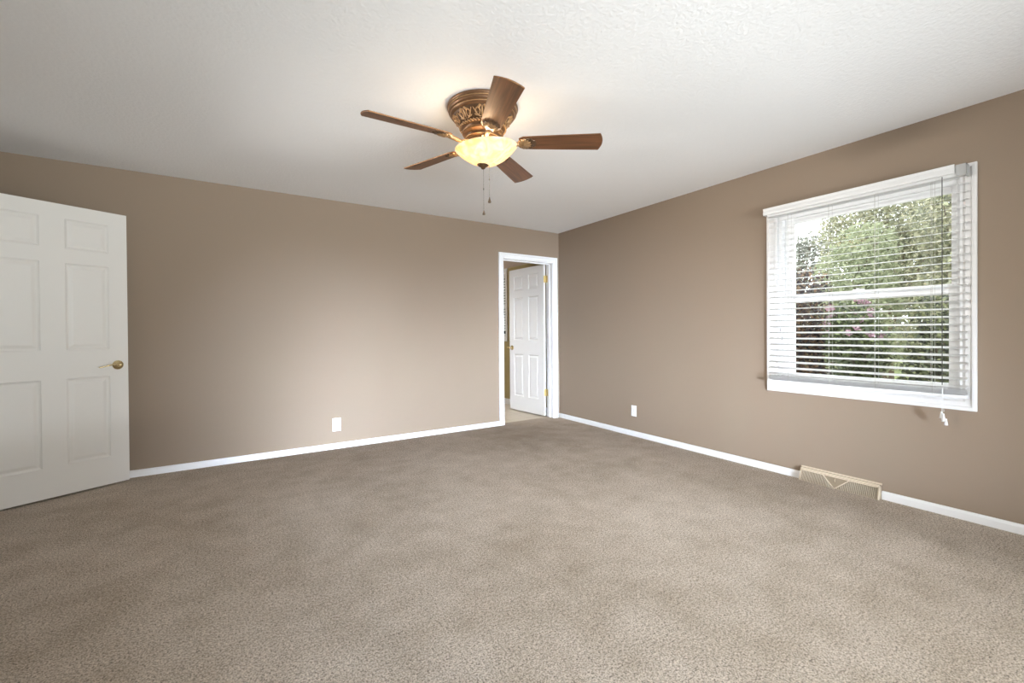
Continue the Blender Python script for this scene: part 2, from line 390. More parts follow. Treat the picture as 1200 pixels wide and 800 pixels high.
def rot_x90(bm, sgn=1):
    bmesh.ops.rotate(bm, verts=bm.verts, cent=(0, 0, 0), matrix=Matrix.Rotation(sgn * PI / 2, 3, 'X'))
def lever(parent, x, z, y, sgn, lever_dir):
    """lever set on a face at local y; sgn = outward direction of y, lever points along lever_dir*x"""
    bm = BM(); lathe(bm, [(0, 0), (.034, 0), (.0345, .003), (.031, .006), (.026, .0075), (.024, .010), (.018, .013), (.013, .016), (.011, .024), (.011, .040), (.013, .044), (.0135, .052), (.009, .058), (0, .059)], 32)
    rot_x90(bm, 1 if sgn < 0 else -1)
    bmesh.ops.translate(bm, verts=bm.verts, vec=(x, y, z))
    rs = obj('lever_handle', bm, M_brass, parent, smooth=True)
    bm = BM(); pts = []; rd = []
    for i in range(17):
        s = i / 16
        pts.append((x + lever_dir * (s *   .124), y + sgn * (.048 - .006 * s + .004 * math.sin(s * PI)), z + .006 * math.sin(s * PI * 1.6) - .005 * s * s)); rd.append(.0062 - .0030 * s + .0010 * math.sin(s * 3 * PI) ** 2)
    tube(bm, pts, rd, 10)
    obj('lever', bm, M_brass, rs, smooth=True)

# left door: hinged on the left wall, swung into the room
ANG = math.atan2(0.473, 0.881)
LW = 0.82
D1 = empty('door_1', (-0.689 - 0.881 * LW, 4.452 - 0.473 * LW, 0.014), ANG, label='large white six panel door standing open at the left edge, brass lever', cat='door', kind='structure')
obj('door_leaf', door_leaf(LW, 2.04, .035, .110, .126), M_door, D1)
lever(D1, LW - .063, .893, 0, -1, -1); lever(D1, LW - .063, .893, .035, 1, -1)
bm = boxes(((LW - .0005, .006, .865), (LW + .0012, .029, .925))); lt = obj('latch_plate', bm, M_brass, D1)
bm = BM(); prism(bm, [(LW, .011, .885), (LW, .024, .885), (LW + .010, .024, .885), (LW + .010, .020, .885)], (0, 0, .018)); obj('latch_bolt', bm, M_brass, lt)
for z in (.18, 1.0, 1.80):
    bm = BM(); tube(bm, [(-.004, .040, z), (-.004, .040, z + .09)], .006, 12); box(bm, (-.0015, .008, z), (0, .038, z + .09)); obj('hinge', bm, M_brassp, D1, autosmooth=40)

# bathroom door: hinged on the right jamb, swung into the bathroom
BWd = 0.762
wd = Vector((-0.077, 0.997, 0)).normalized()
D2 = empty('door_2', (3.534, 4.697, 0.012), math.atan2(wd.y, wd.x), label='white six panel door opened into the bathroom with brass hinges', cat='door', kind='structure')
# local x along the leaf, local -y towards +x; visible face is local +y
lf = door_leaf(BWd, 2.025, .035, .108, .118)
obj('door_leaf', lf, M_door, D2)
lever(D2, BWd - .062, .895, .035, 1, 1)
lever(D2, BWd - .062, .895, 0, -1, -1)
for z in (.265, 1.785):
    bm = BM(); tube(bm, [(-.005, .001, z), (-.005, .001, z + .09)], .0065, 12)
    box(bm, (-.0018, .003, z), (0, .033, z + .09))
    obj('hinge', bm, M_brassp, D2, autosmooth=40)
    bm = boxes(((DX1 - .0065, YB + .092, z + .012), (DX1 - .004, YB + T + .002, z + .102)))
    h = tag(obj('hinge_leaf', bm, M_brassp, D2)); h.matrix_parent_inverse = Matrix.LocRotScale(D2.location, D2.rotation_euler.to_quaternion(), None).inverted()

# ------------------------------------------------------------------ window in right wall
Wn = empty('window_1', (XR, (WY0 + WY1) / 2, WZ0), 0, label='white double hung window in the taupe right wall', cat='window', kind='structure')
def wpart(name, bm, m, parent=None, **k):
    bmesh.ops.translate(bm, verts=bm.verts, vec=-Vector((XR, (WY0 + WY1) / 2, WZ0)))
    return obj(name, bm, m, parent or Wn, **k)
bm = BM(); casing(bm, (XR, 0, 0), (0, 1, 0), (0, 0, 1), (-1, 0, 0), WY0, WY1, WZ0, WZ1, 0.0605)
wpart('casing', bm, M_casing)
ox = XR + T
bm = boxes(((XR - .004, WY0 - .003, WZ0), (ox + .02, WY0 + .012, WZ1)), ((XR - .004, WY1 - .012, WZ0), (ox + .02, WY1 + .003, WZ1)), ((XR - .004, WY0 + .012, WZ1 - .012), (ox + .02, WY1 - .012, WZ1 + .003)), ((XR - .004, WY0 + .012, WZ0 - .003), (ox + .02, WY1 - .012, WZ0 + .012)))
wpart('jamb', bm, M_white)
def ring(bm, x0, x1, oy0, oy1, oz0, oz1, iy0, iy1, iz0, iz1):
    box(bm, (x0, oy0, oz0), (x1, iy0, oz1)); box(bm, (x0, iy1, oz0), (x1, oy1, oz1)); box(bm, (x0, iy0, oz0), (x1, iy1, iz0)); box(bm, (x0, iy0, iz1), (x1, iy1, oz1))
bm = BM(); ring(bm, XR + .020, ox + .01, WY0 + .012, WY1 - .012, WZ0 + .012, WZ1 - .012, WY0 + .030, WY1 - .040, WZ0 + .026, WZ1 - .035)
wpart('window_frame', bm, M_vinyl, bevel=.002)
bm = BM(); ring(bm, XR + .060, XR + .087, WY0 + .030, WY1 - .040, 1.350, WZ1 - .035, .8075, 1.6945, 1.408, 1.966)
us = wpart('upper_sash', bm, M_vinyl, bevel=.003)
bm = BM(); ring(bm, XR + .030, XR + .058, WY0 + .030, WY1 - .040, WZ0 + .026, 1.410, .8125, 1.6835, .802, 1.345)
ls = wpart('lower_sash', bm, M_vinyl, bevel=.003)
wpart('glass_pane', boxes(((XR + .071, .800, 1.40), (XR + .075, 1.703, 1.974))), M_glass, us)
wpart('glass_pane', boxes(((XR + .042, .804, .794), (XR + .046, 1.692, 1.353))), M_glass, ls)
bm = boxes(((XR + .020, 1.24, 1.408), (XR + .050, 1.30, 1.418)), ((XR + .015, 1.262, 1.414), (XR + .027, 1.278, 1.424)))
wpart('sash_lock', bm, M_vinyl, ls, bevel=.002)

# window blind
Bl = empty('window_blind', (XR - .03, 1.275, .70), 0, label='white horizontal slat blind hung over the bedroom window', cat='window blind')
def bpart(name, bm, m, parent=None, **k):
    bmesh.ops.translate(bm, verts=bm.verts, vec=-Vector((XR - .03, 1.275, .70)))
    return obj(name, bm, m, parent or Bl, **k)
SX = XR - .046      # slat centre
hr = bpart('headrail', boxes(((XR - .067, .722, 2.030), (XR - .021, 1.838, 2.085))), M_blind, bevel=.002)
bm = boxes(((XR - .073, .716, 2.024), (XR - .019, .7215, 2.094)), ((XR - .073, .716, 2.088), (XR - .019, .762, 2.094)), ((XR - .0735, .716, 2.03), (XR - .068, .758, 2.09)))
M_brk = simple('grey_clear_bracket', (0.42, 0.42, 0.41), 0.4)
bpart('mounting_bracket', bm, M_brk, hr)
bm = BM()
prism(bm, [(XR - .075, .765, 2.046), (XR - .081, .765, 2.048), (XR - .083, .765, 2.060), (XR - .079, .765, 2.082), (XR - .083, .765, 2.098), (XR - .078, .765, 2.101), (XR - .075, .765, 2.099)], (0, 1.096, 0))
box(bm, (XR - .076, 1.855, 2.046), (XR - .020, 1.861, 2.100))
bpart('valance', bm, M_blind)
def slat(bm, z, tilt, y0=.717, y1=1.833, hw=.0255):
    ps = []
    ca, sa = math.cos(tilt), math.sin(tilt)
    n = 6
    top = []; bot = []
    for i in range(n + 1):
        s = -hw + 2 * hw * i / n; c = .0006 * (1 - (s / hw) ** 2)
        for L, th in ((top, .0007), (bot, -.0007)):
            yy = c + th; L.append((SX + s * ca - yy * sa, y0, z + s * sa + yy * ca))
    prism(bm, top + bot[::-1], (0, y1 - y0, 0))
bm = BM()
for i in range(27): slat(bm, 1.986 - .0458 * i, math.radians(11.5))
for i in range(5): slat(bm, .752 + .0056 * i, math.radians(1.5))
bpart('slats', bm, M_blind)
bpart('bottom_rail', boxes(((SX - .026, .717, .725), (SX + .026, 1.833, .746))), M_blind, bevel=.004)
for y in (1.681, 1.408, 1.142, .863):
    bm = BM()
    for xx in (SX - .028, SX + .028): tube(bm, [(xx, y, .735), (xx, y, 2.03)], .0007, 6)
    tube(bm, [(SX, y + .012, .74), (SX, y + .012, 2.03)], .0008, 6)
    for i in range(27): 
        z = 1.982 - .0458 * i; tube(bm, [(SX - .028, y, z - .0035), (SX + .028, y, z + .0035)], .0005, 4)
    bpart('ladder_cord', bm, M_cord)
cx = XR - .080
wnd = BM(); tube(wnd, [(cx, .817, 2.04), (cx, .817, .80)], .0022, 8)
bpart('lift_cord', wnd, M_wand)
bm = BM()
for dy, zb in ((.004, .640), (-.001, .615), (-.006, .640)): tube(bm, [(cx, .816, .80), (cx - .002, .815 + dy, zb)], .0009, 6)
lc = bpart('cord_tail', bm, M_blind)
for dy, dx, zb in ((.007, 0, .600), (-.003, -.008, .590), (-.012, .004, .560), (.000, .008, .580)):
    bm = BM(); lathe(bm, [(0, .040), (.0045, .038), (.005, .030), (.0085, .010), (.0095, .002), (.0085, 0), (0, 0)], 16, (cx + dx, .813 + dy, zb))
    bpart('tassel', bm, M_blind, lc, autosmooth=40)
for y, zb in ((1.733, 1.125), (1.722, 1.060)):
    bm = BM(); tube(bm, [(cx, y, 2.045), (cx, y, zb + .02)], .0008, 6); tc_ = bpart('tilt_cord', bm, M_blind)
    bm = BM(); lathe(bm, [(0, .026), (.003, .025), (.0035, .018), (.006, .004), (.0055, 0), (0, 0)], 14, (cx, y, zb)); bpart('tassel', bm, M_brk, tc_, autosmooth=40)

# bathroom window and its blind
W2 = empty('window_2', (XR, (B2Y0 + B2Y1) / 2, B2Z0), 0, label='narrow slice of a white bathroom window seen through the doorway', cat='window', kind='structure')
def w2(name, bm, m, parent=None, **k):
    bmesh.ops.translate(bm, verts=bm.verts, vec=-Vector((XR, (B2Y0 + B2Y1) / 2, B2Z0))); return obj(name, bm, m, parent or W2, **k)
bm = BM(); casing(bm, (XR, 0, 0), (0, 1, 0), (0, 0, 1), (-1, 0, 0), B2Y0, B2Y1, B2Z0, B2Z1, .06); w2('casing', bm, M_white)
bm = BM(); ring(bm, XR + .0, XR + T, B2Y0 - .002, B2Y1 + .002, B2Z0 - .002, B2Z1 + .002, B2Y0 + .012, B2Y1 - .012, B2Z0 + .012, B2Z1 - .012)
ring(bm, XR + .06, XR + .10, B2Y0 + .012, B2Y1 - .012, B2Z0 + .012, B2Z1 - .012, B2Y0 + .06, B2Y1 - .06, B2Z0 + .06, B2Z1 - .06)
box(bm, (XR + .06, B2Y0 + .06, 1.54), (XR + .10, B2Y1 - .06, 1.58)); w2('window_frame', bm, M_vinyl)
w2('glass_pane', boxes(((XR + .078, B2Y0 + .055, B2Z0 + .055), (XR + .082, B2Y1 - .055, B2Z1 - .055))), M_glass)
B2 = empty('window_blind', (XR + .03, (B2Y0 + B2Y1) / 2, B2Z0 + .02), 0, label='white slat blind inside the bathroom window, glimpsed through the doorway', cat='window blind')
def b2(name, bm, m, parent=None, **k):
    bmesh.ops.translate(bm, verts=bm.verts, vec=-Vector((XR + .03, (B2Y0 + B2Y1) / 2, B2Z0 + .02))); return obj(name, bm, m, parent or B2, **k)
bm = BM(); ss = SX; SX = XR + .03
for i in range(20): slat(bm, B2Z1 - .07 - .044 * i, math.radians(55), B2Y0 + .016, B2Y1 - .016, .022)
SX = ss
b2('slats', bm, M_blind); b2('headrail', boxes(((XR + .006, B2Y0 + .014, B2Z1 - .055), (XR + .055, B2Y1 - .014, B2Z1 - .014))), M_blind, bevel=.002)
b2('bottom_rail', boxes(((XR + .012, B2Y0 + .016, B2Z0 + .02), (XR + .050, B2Y1 - .016, B2Z0 + .038))), M_blind, bevel=.003)

# near wall window
W3 = empty('window_3', ((NX0 + NX1) / 2, YN, NZ0), 0, label='wide window behind the viewer', cat='window', kind='structure')
def w3(name, bm, m, parent=None, **k):
    bmesh.ops.translate(bm, verts=bm.verts, vec=-Vector(((NX0 + NX1) / 2, YN, NZ0))); return obj(name, bm, m, parent or W3, **k)
bm = BM(); casing(bm, (0, YN, 0), (1, 0, 0), (0, 0, 1), (0, 1, 0), NX0, NX1, NZ0, NZ1, .06); w3('casing', bm, M_white)
bm = BM(); xm = (NX0 + NX1) / 2
box(bm, (NX0, YN - .1, NZ0), (NX0 + .06, YN - .04, NZ1)); box(bm, (NX1 - .06, YN - .1, NZ0), (NX1, YN - .04, NZ1)); box(bm, (xm - .03, YN - .1, NZ0), (xm + .03, YN - .04, NZ1)); box(bm, (NX0, YN - .1, NZ0), (NX1, YN - .04, NZ0 + .06)); box(bm, (NX0, YN - .1, NZ1 - .06), (NX1, YN - .04, NZ1))
w3('window_frame', bm, M_vinyl)
w3('glass_pane', boxes(((NX0 + .05, YN - .072, NZ0 + .05), (NX1 - .05, YN - .068, NZ1 - .05))), M_glass)

# ------------------------------------------------------------------ outlets
def outlet(name, loc, rz, w, h, label):
    """local: plate in x-z plane, facing -y"""
    R = empty(name, loc, rz, label=label, cat='outlet', group='wall outlets')
    bm = BM(); v = []
    prof = [(0, 0), (.0, .003), (.004, .0055)]
    rings = [[bm.verts.new((sx * (w / 2 - i), -t, sz * (h / 2 - i))) for sx, sz in ((-1, -1), (1, -1), (1, 1), (-1, 1))] for i, t in prof]
    for A, B in zip(rings, rings[1:]):
        for q in range(4): bm.faces.new([A[q], A[(q + 1) % 4], B[(q + 1) % 4], B[q]])
    bm.faces.new(rings[-1]); bm.faces.new(rings[0][::-1])
    obj('faceplate', bm, M_plastic, R)
    for s in (-1, 1):
        bm = BM(); poly = []
        for k in range(24):
            a = 2 * PI * k / 24; poly.append((max(-.0145, min(.0145, .0172 * math.cos(a))), -.0054, s * .0195 + .0145 * math.sin(a)))
        prism(bm, poly, (0, -.0018, 0)); rc = obj('receptacle', bm, M_plastic, R)
        bm = boxes(((-.0075, -.0076, s * .0195 - .001), (-.0055, -.0070, s * .0195 + .007)), ((.0055, -.0076, s * .0195 - .001), (.0075, -.0070, s * .0195 + .006)), ((-.002, -.0076, s * .0195 - .010), (.002, -.0070, s * .0195 - .006)))
        obj('slot', bm, M_slot, rc)
    bm = BM(); lathe(bm, [(0, .0), (.0032, 0), (.003, .0012), (0, .0016)], 12); rot_x90(bm); bmesh.ops.translate(bm, verts=bm.verts, vec=(0, -.0055, 0)); obj('screw', bm, M_chain, R)
outlet('wall_outlet', (.851, YB, .236), 0, .078, .128, 'white outlet plate low on the long back wall left of the doorway')
outlet('wall_outlet', (XR, 3.277, .272), -PI / 2, .072, .116, 'white outlet plate low on the window wall near the far corner')

# ------------------------------------------------------------------ baseboard register
RY0, RY1, RD, RH = 1.132, 1.618, .058, .094
R = empty('baseboard_register', (XR, (RY0 + RY1) / 2, 0), 0, label='cream metal baseboard heat register under the window', cat='register')
def rp(name, bm, m, parent=None, **k):
    bmesh.ops.translate(bm, verts=bm.verts, vec=-Vector((XR, (RY0 + RY1) / 2, 0))); return obj(name, bm, m, parent or R, **k)
bm = BM()
xt = .022                      # depth of the top ledge
for y in (RY0, RY1 - .008):
    prism(bm, [(XR - .0005, y, 0), (XR - RD, y, 0), (XR - RD, y, .014), (XR - xt - .004, y, RH - .012), (XR - xt - .004, y, RH), (XR - .0005, y, RH)], (0, .008, 0))
box(bm, (XR - xt - .004, RY0, RH - .012), (XR - .0005, RY1, RH)); box(bm, (XR - .006, RY0 - .004, RH - .004), (XR, RY1 + .004, RH + .010))
box(bm, (XR - xt - .010, RY0 + .004, RH - .019), (XR - xt, RY1 - .004, RH - .012))
rp('frame', bm, M_cream, bevel=.0015)
def face(y, s, off=0.0):       # point on the sloping front, s 0 bottom..1 top
    return Vector((XR - RD + .003 + (RD - xt - .004) * s - off, y, .001 + (RH - .017) * s))
bm = BM(); prism(bm, [face(RY0 + .008, 0, -.012), face(RY0 + .008, 1, -.012), face(RY0 + .008, 1, -.010), face(RY0 + .008, 0, -.010)], (0, RY1 - RY0 - .016, 0)); rp('duct_back', bm, M_darkcav)
ym = (RY0 + RY1) / 2 + .012
def halfspan(s): return .082 * s
bm = BM(); n = 58
for i in range(n):
    y = RY0 + .012 + (RY1 - RY0 - .024) * i / (n - 1)
    s0 = 0.0; s1 = 1.0
    dy = abs(y - ym)
    if dy < .082: s1 = max(0.05, dy / .082)
    a, b = face(y - .0013, s0), face(y - .0013, s1)
    prism(bm, [a, b, b + Vector((.009, 0, 0)), a + Vector((.009, 0, 0))], (0, .0026, 0))
rp('louver_fins', bm, M_cream)
bm = BM()
for sg in (-1, 1):
    a, b = face(ym, 0, .003), face(ym + sg * .084, 1, .003)
    prism(bm, [a + Vector((0, -.005, 0)), a + Vector((0, .005, 0)), b + Vector((0, .005, 0)), b + Vector((0, -.005, 0))], (.006, 0, 0))
rp('vee_bar', bm, M_cream, bevel=.001)
bm = BM(); prism(bm, [face(ym, .04, -.001), face(ym + .076, 1, -.001), face(ym - .076, 1, -.001)], (.002, 0, 0)); rp('damper_plate', bm, simple('tan_damper', (.30, .235, .16), .5))
bm = BM(); c = face(ym, .72, .004); tube(bm, [c + Vector((.004, 0, .012)), c + Vector((0, 0, .012)), c + Vector((-.006, 0, 0)), c + Vector((-.002, 0, -.012))], .003, 8); rp('damper_lever', bm, M_cream, smooth=True)

# ------------------------------------------------------------------ ceiling fan
FC = Vector((1.2367, 2.2369, H)); FB = -0.207
RT = Vector((math.cos(YAW), -math.sin(YAW), 0)); FW = Vector((math.sin(YAW), math.cos(YAW), 0))
def squash(bm, k=.87):
    for v in bm.verts: v.co.z *= k
    return bm
F = empty('ceiling_fan', FC, 0, label='bronze flush mount ceiling fan with five walnut blades and a lit amber bowl', cat='ceiling fan')
bm = BM()
lathe(bm, [(0, 0), (.200, 0), (.2045, -.004), (.206, -.012), (.204, -.020), (.198, -.024), (.1965, -.030), (.198, -.034), (.197, -.044), (.191, -.050), (.187, -.053), (.1865, -.060), (.183, -.066), (.176, -.069),
           (.172, -.073), (.163, -.085), (.152, -.103), (.140, -.122), (.131, -.135), (.127, -.138), (.127, -.150), (.117, -.154), (.1125, -.160), (.1125, -.170), (.118, -.174), (.120, -.180), (.116, -.186), (.106, -.190), (.098, -.196), (.096, -.206), (.1, -.210), (.1, -.218), (.092, -.222), (.088, -.232), (.091, -.238), (.094, -.246), (.090, -.252), (.08, -.256), (0, -.256)], 96)
hs = obj('motor_housing', squash(bm), M_bronze, F, autosmooth=50)
bm = BM(); lathe(bm, [(.172, -.0715), (.1735, -.074), (.1645, -.085), (.1535, -.103), (.1415, -.122), (.1325, -.135), (.130, -.137)], 72)
obj('relief_band', squash(bm), M_dkbronze, hs, smooth=True)
# gold bead rings
bm = BM()
for rr, z, rad in ((.198, -.027, .0032), (.186, -.056, .003), (.118, -.190 + .016, .003), (.099, -.214, .004), (.093, -.242, .004)):
    tube(bm, [(rr * math.cos(2 * PI * k / 72), rr * math.sin(2 * PI * k / 72), z) for k in range(72)], rad, 8, closed=True)
obj('bead_ring', squash(bm), M_gold, hs, smooth=True)
# rope ring
bm = BM()
for k in range(44):
    a0 = 2 * PI * k / 44; pts = []
    for q in range(6):
        t_ = q / 5 - .5; a = a0 + t_ * .16; pts.append(((.130 + .004 * math.cos(t_ * PI)) * math.cos(a), (.130 + .004 * math.cos(t_ * PI)) * math.sin(a), -.144 - t_ * .016))
    tube(bm, pts, [.002, .004, .0046, .0046, .004, .002], 8)
obj('rope_ring', squash(bm), M_gold, hs, smooth=True)
# scroll relief on the tapered band
def cone(a, s):   # s 0 top..1 bottom
    z = -.074 - .060 * s; rr = .1725 - .044 * s - .004 * math.sin(s * PI) + .0035
    return Vector((rr * math.cos(a), rr * math.sin(a), z))
bm = BM()
NR = 9
for k in range(NR):
    a0 = 2 * PI * k / NR
    for mir in (-1, 1):
        pts = []; rad = []
        for q in range(30):                      # big scroll
            t_ = q / 29; th = t_ * 2.6 * PI; rr = .40 * (1 - .82 * t_)
            pts.append(cone(a0 + mir * (.175 + rr * .32 * math.cos(th + .6)), .48 + rr * math.sin(th + .6) * .95)); rad.append(.0050 - .0022 * t_)
        tube(bm, pts, rad, 6)
        pts = [cone(a0 + mir * (.02 + .30 * t_), .92 - .75 * t_ + .25 * math.sin(t_ * PI)) for t_ in [i / 10 for i in range(11)]]
        tube(bm, pts, [.0015 + .0038 * math.sin(PI * i / 10) for i in range(11)], 6)
        for q in range(4):
            t_ = q / 3; b0 = cone(a0 + mir * (.03 + .06 * t_), .15 + .2 * t_); b1 = cone(a0 + mir * (.10 + .07 * t_), .02 + .16 * t_)
            tube(bm, [b0, (b0 + b1) / 2 + b0.normalized() * .003, b1], [.001, .0042, .001], 6)
    tube(bm, [cone(a0, .1), cone(a0, .5), cone(a0, .95)], [.002, .006, .002], 6)
obj('scroll_relief', squash(bm), M_gold, hs, smooth=True)
# light kit: fitter, glass bowl, finial
bm = BM(); lathe(bm, [(.0, -.215), (.062, -.215), (.070, -.222), (.074, -.230), (.070, -.237), (.05, -.240), (0, -.240)], 48); obj('light_fitter', bm, M_gold, F, autosmooth=40)
TILT = Matrix.Translation(RT * .020) @ Matrix.Translation((0, 0, -.24)) @ Matrix.Rotation(math.radians(-4.4), 4, FW) @ Matrix.Rotation(math.radians(4.5), 4, RT) @ Matrix.Translation((0, 0, .24))
def bowlprof(o):
    outer = [(.0, -.334), (.02, -.3335), (.05, -.328), (.08, -.316), (.108, -.301), (.133, -.283), (.153, -.266), (.168, -.251), (.177, -.242), (.1815, -.237), (.1815, -.233)]
    inner = [(.176, -.233), (.170, -.241), (.160, -.252), (.146, -.266), (.127, -.282), (.103, -.2975), (.076, -.312), (.048, -.3235), (.02, -.3295), (0, -.330)]
    return outer + inner
bm = BM(); lathe(bm, bowlprof(0), 72); bmesh.ops.transform(bm, matrix=TILT, verts=bm.verts)
bowl = tag(obj('glass_bowl', bm, M_bowl, F, smooth=True), 'glowing amber alabaster bowl')
bm = BM(); lathe(bm, [(0, -.329), (.020, -.330), (.0345, -.328), (.035, -.331), (.030, -.336), (.022, -.341), (.015, -.345), (.012, -.351), (.008, -.355), (0, -.358)], 32)
obj('finial', bm, M_dkbronze, F, smooth=True)
for dx, dy, e in ((.085, .0, 2.5), (-.0425, .0736, 2.5), (-.0425, -.0736, 2.5)):
    l = bpy.data.lights.new('fan_bulb', 'POINT'); l.energy = e; l.color = (1.0, 0.80, 0.55); l.shadow_soft_size = .022
    o = bpy.data.objects.new('fan_bulb', l); COL.objects.link(o); o.parent = F; o.location = (dx, dy, -.250)
# pull chains
def chain(px, py, ztop, zbot, bead, fob):
    bm = BM(); n = int((ztop - zbot) / .006)
    tube(bm, [(px, py, ztop), (px, py, zbot)], .0009, 6)
    for i in range(n): bmesh.ops.create_icosphere(bm, subdivisions=1, radius=.0017, matrix=Matrix.Translation((px, py, ztop - .006 * i)))
    lathe(bm, [(0, .006), (.003, .005), (.0035, 0), (.003, -.005), (0, -.006)], 10, (px, py, bead))
    ch = obj('pull_chain', bm, M_chain, F, smooth=True)
    bm = BM()
    s = fob
    lathe(bm, [(0, 0), (.0022 * s, 0), (.003 * s, -.006 * s), (.006 * s, -.016 * s), (.0095 * s, -.027 * s), (.0100 * s, -.031 * s), (.007 * s, -.034 * s), (0, -.035 * s)], 16, (px, py, zbot))
    obj('fob', bm, M_pend, ch, smooth=True)
chain(.003, .001, -.356, -.592, -.470, .85)
chain(.030, -.020, -.290, -.518, -.415, 1.0)
# blades
R_T, R_0 = .687, .205
PHASE = 3.126
def blade_mesh():
    bm = BM(); nL = 10; th = .0035
    out = []
    half = lambda x: .052 + (.072 - .052) * min(1, (x - R_0) / (R_T - R_0)) ** .8
    pts = [(R_0 + .006, -.040), (R_0 + .03, -half(R_0 + .03))] + [(R_0 + (R_T - .03 - R_0) * i / nL, -half(R_0 + (R_T - .03 - R_0) * i / nL)) for i in range(2, nL + 1)]
    arc = [(R_T - .028 + .028 * math.cos(a), .072 * math.sin(a) / math.sin(1.15)) for a in [(-1.15 + 2.3 * i / 12) for i in range(13)]]
    arc = [(R_T - .018 + .018 * (1 - (w / .072) ** 2), w) for w in [(-.072 + .144 * i / 12) for i in range(13)]]
    low = pts + arc
    up = [(x, -y) for x, y in pts[::-1]]
    poly = low + up
    prism(bm, [(x, y, -th) for x, y in poly], (0, 0, 2 * th))
    return bm
def iron_mesh():
    bm = BM()
    # arm from hub to medallion
    tube(bm, [(.070, 0, -.004), (.10, 0, -.014), (.135, .004, -.018), (.165, -.004, -.012), (.195, 0, -.008), (.215, 0, -.008)], [.013, .012, .009, .012, .013, .010], 10)
    for sg in (-1, 1):
        pts = [(.115 + .03 * math.cos(a) * .8, sg * (.012 + .010 * math.sin(a)), -.014 + .004 * a) for a in [i * .5 for i in range(9)]]
        tube(bm, pts, .004, 6)
    return bm
def medal_mesh():
    bm = BM(); n = 64; c0 = .243; rings = []
    for rr, z, amp in ((.0, -.019, 0), (.008, -.019, 0), (.012, -.0155, .05), (.026, -.0145, .25), (.036, -.0115, .6), (.041, -.006, .9), (.041, -.0034, .9)):
        if rr == 0: rings.append([bm.verts.new((c0, 0, z))]); continue
        ring_ = []
        for k in range(n):
            a = 2 * PI * k / n; fl = math.cos(a * 12)
            r2 = rr * (1 + .08 * amp * fl); ring_.append(bm.verts.new((c0 + r2 * math.cos(a), r2 * math.sin(a), z - .0028 * amp * fl * (1 if z < -.005 else 0))))
        rings.append(ring_)
    for A, B in zip(rings, rings[1:]):
        for k in range(n):
            k2 = (k + 1) % n
            if len(A) == 1: bm.faces.new([A[0], B[k], B[k2]])
            else: bm.faces.new([A[k], B[k], B[k2], A[k2]])
    return bm
proto = None
for k in range(5):
    a = PHASE + math.radians(72) * k
    rot = Matrix.Rotation(a, 4, 'Z') @ Matrix.Rotation(math.radians(-13), 4, 'X')
    if proto is None:
        bl = obj('blade', blade_mesh(), M_wood, F, bevel=.0015)
        mb = BM(); mv = medal_mesh()
        for v in mv.verts: v.co = Vector((.262 + (v.co.x - .243) * 1.12, v.co.y * 1.12, v.co.z * .62 - .0012))
        mk = obj('medallion_back', mv, M_dkbronze, bl, smooth=True); mb.free()
        ir = obj('blade_iron', iron_mesh(), M_gold, bl, smooth=True); md = obj('medallion', medal_mesh(), M_gold, bl, smooth=True)
        proto = (bl, ir, md, mk)
    else:
        bl, ir, md, mk = [q.copy() for q in proto]
        for q in (bl, ir, md, mk): COL.objects.link(q)
        bl.parent = F; ir.parent = bl; md.parent = bl; mk.parent = bl
    bl.matrix_local = Matrix.Translation((0, 0, FB)) @ Matrix.Rotation(math.radians(1.3), 4, FW) @ Matrix.Rotation(math.radians(1.1), 4, RT) @ rot

# ------------------------------------------------------------------ outdoors
GZ = -0.45
bm = boxes(((XR + T + .02, -30, GZ - .1), (60, 40, GZ)))
struct('ground', bm, M_lawn, label='mown lawn beyond the window', cat='lawn')
bm = BM(); pl = [(12.2, 1.0), (15, 3.2), (20, 8), (24, 16), (21.5, 17), (17.5, 9.2), (12.5, 5.2), (11, 3.5)]
prism(bm, [(x, y, GZ - .01) for x, y in pl], (0, 0, .025)); struct('path', bm, M_drive, label='pale gravel drive beyond the shrubs', cat='path')
bm = BM(); pl = [(6.0, -1.5), (10.5, -2.5), (10.8, 3.2), (9.5, 6), (7.2, 6.2), (6.0, 3.5)]
prism(bm, [(x, y, GZ - .01) for x, y in pl], (0, 0, .05)); struct('garden_bed', bm, M_mulch, label='bark mulch bed under the shrubs', cat='garden bed')
bm = boxes(((XR + T - .01, -3, GZ - .1), (XR + T + .02, 9, -.12))); struct('wall_foundation', bm, M_siding, label='house foundation strip', cat='wall')

def leaves(bm, rng, n, blobs, size, droop=0.0, mi=0, lo=0.35):
    tot = sum(b[3] * b[4] * b[5] for b in blobs)
    for b in blobs:
        cx_, cy_, cz_, rx, ry, rz = b
        m_ = max(6, int(n * rx * ry * rz / tot))
        for _ in range(m_):
            v = Vector((rng.gauss(0, 1), rng.gauss(0, 1), rng.gauss(0, 1))).normalized() * (lo + (1 - lo) * rng.random() ** .5)
            p = Vector((cx_ + v.x * rx, cy_ + v.y * ry, cz_ + v.z * rz))
            a = Vector((rng.gauss(0, 1), rng.gauss(0, 1), rng.gauss(0, .6) - droop)).normalized()
            b2_ = a.cross(Vector((rng.gauss(0, 1), rng.gauss(0, 1), rng.gauss(0, 1)))).normalized()
            s = size * rng.uniform(.6, 1.3); w = s * .5
            q = [p - a * s * .5, p + b2_ * w * .5, p + a * s * .5, p - b2_ * w * .5]
            bm.faces.new([bm.verts.new(c) for c in q]).material_index = mi
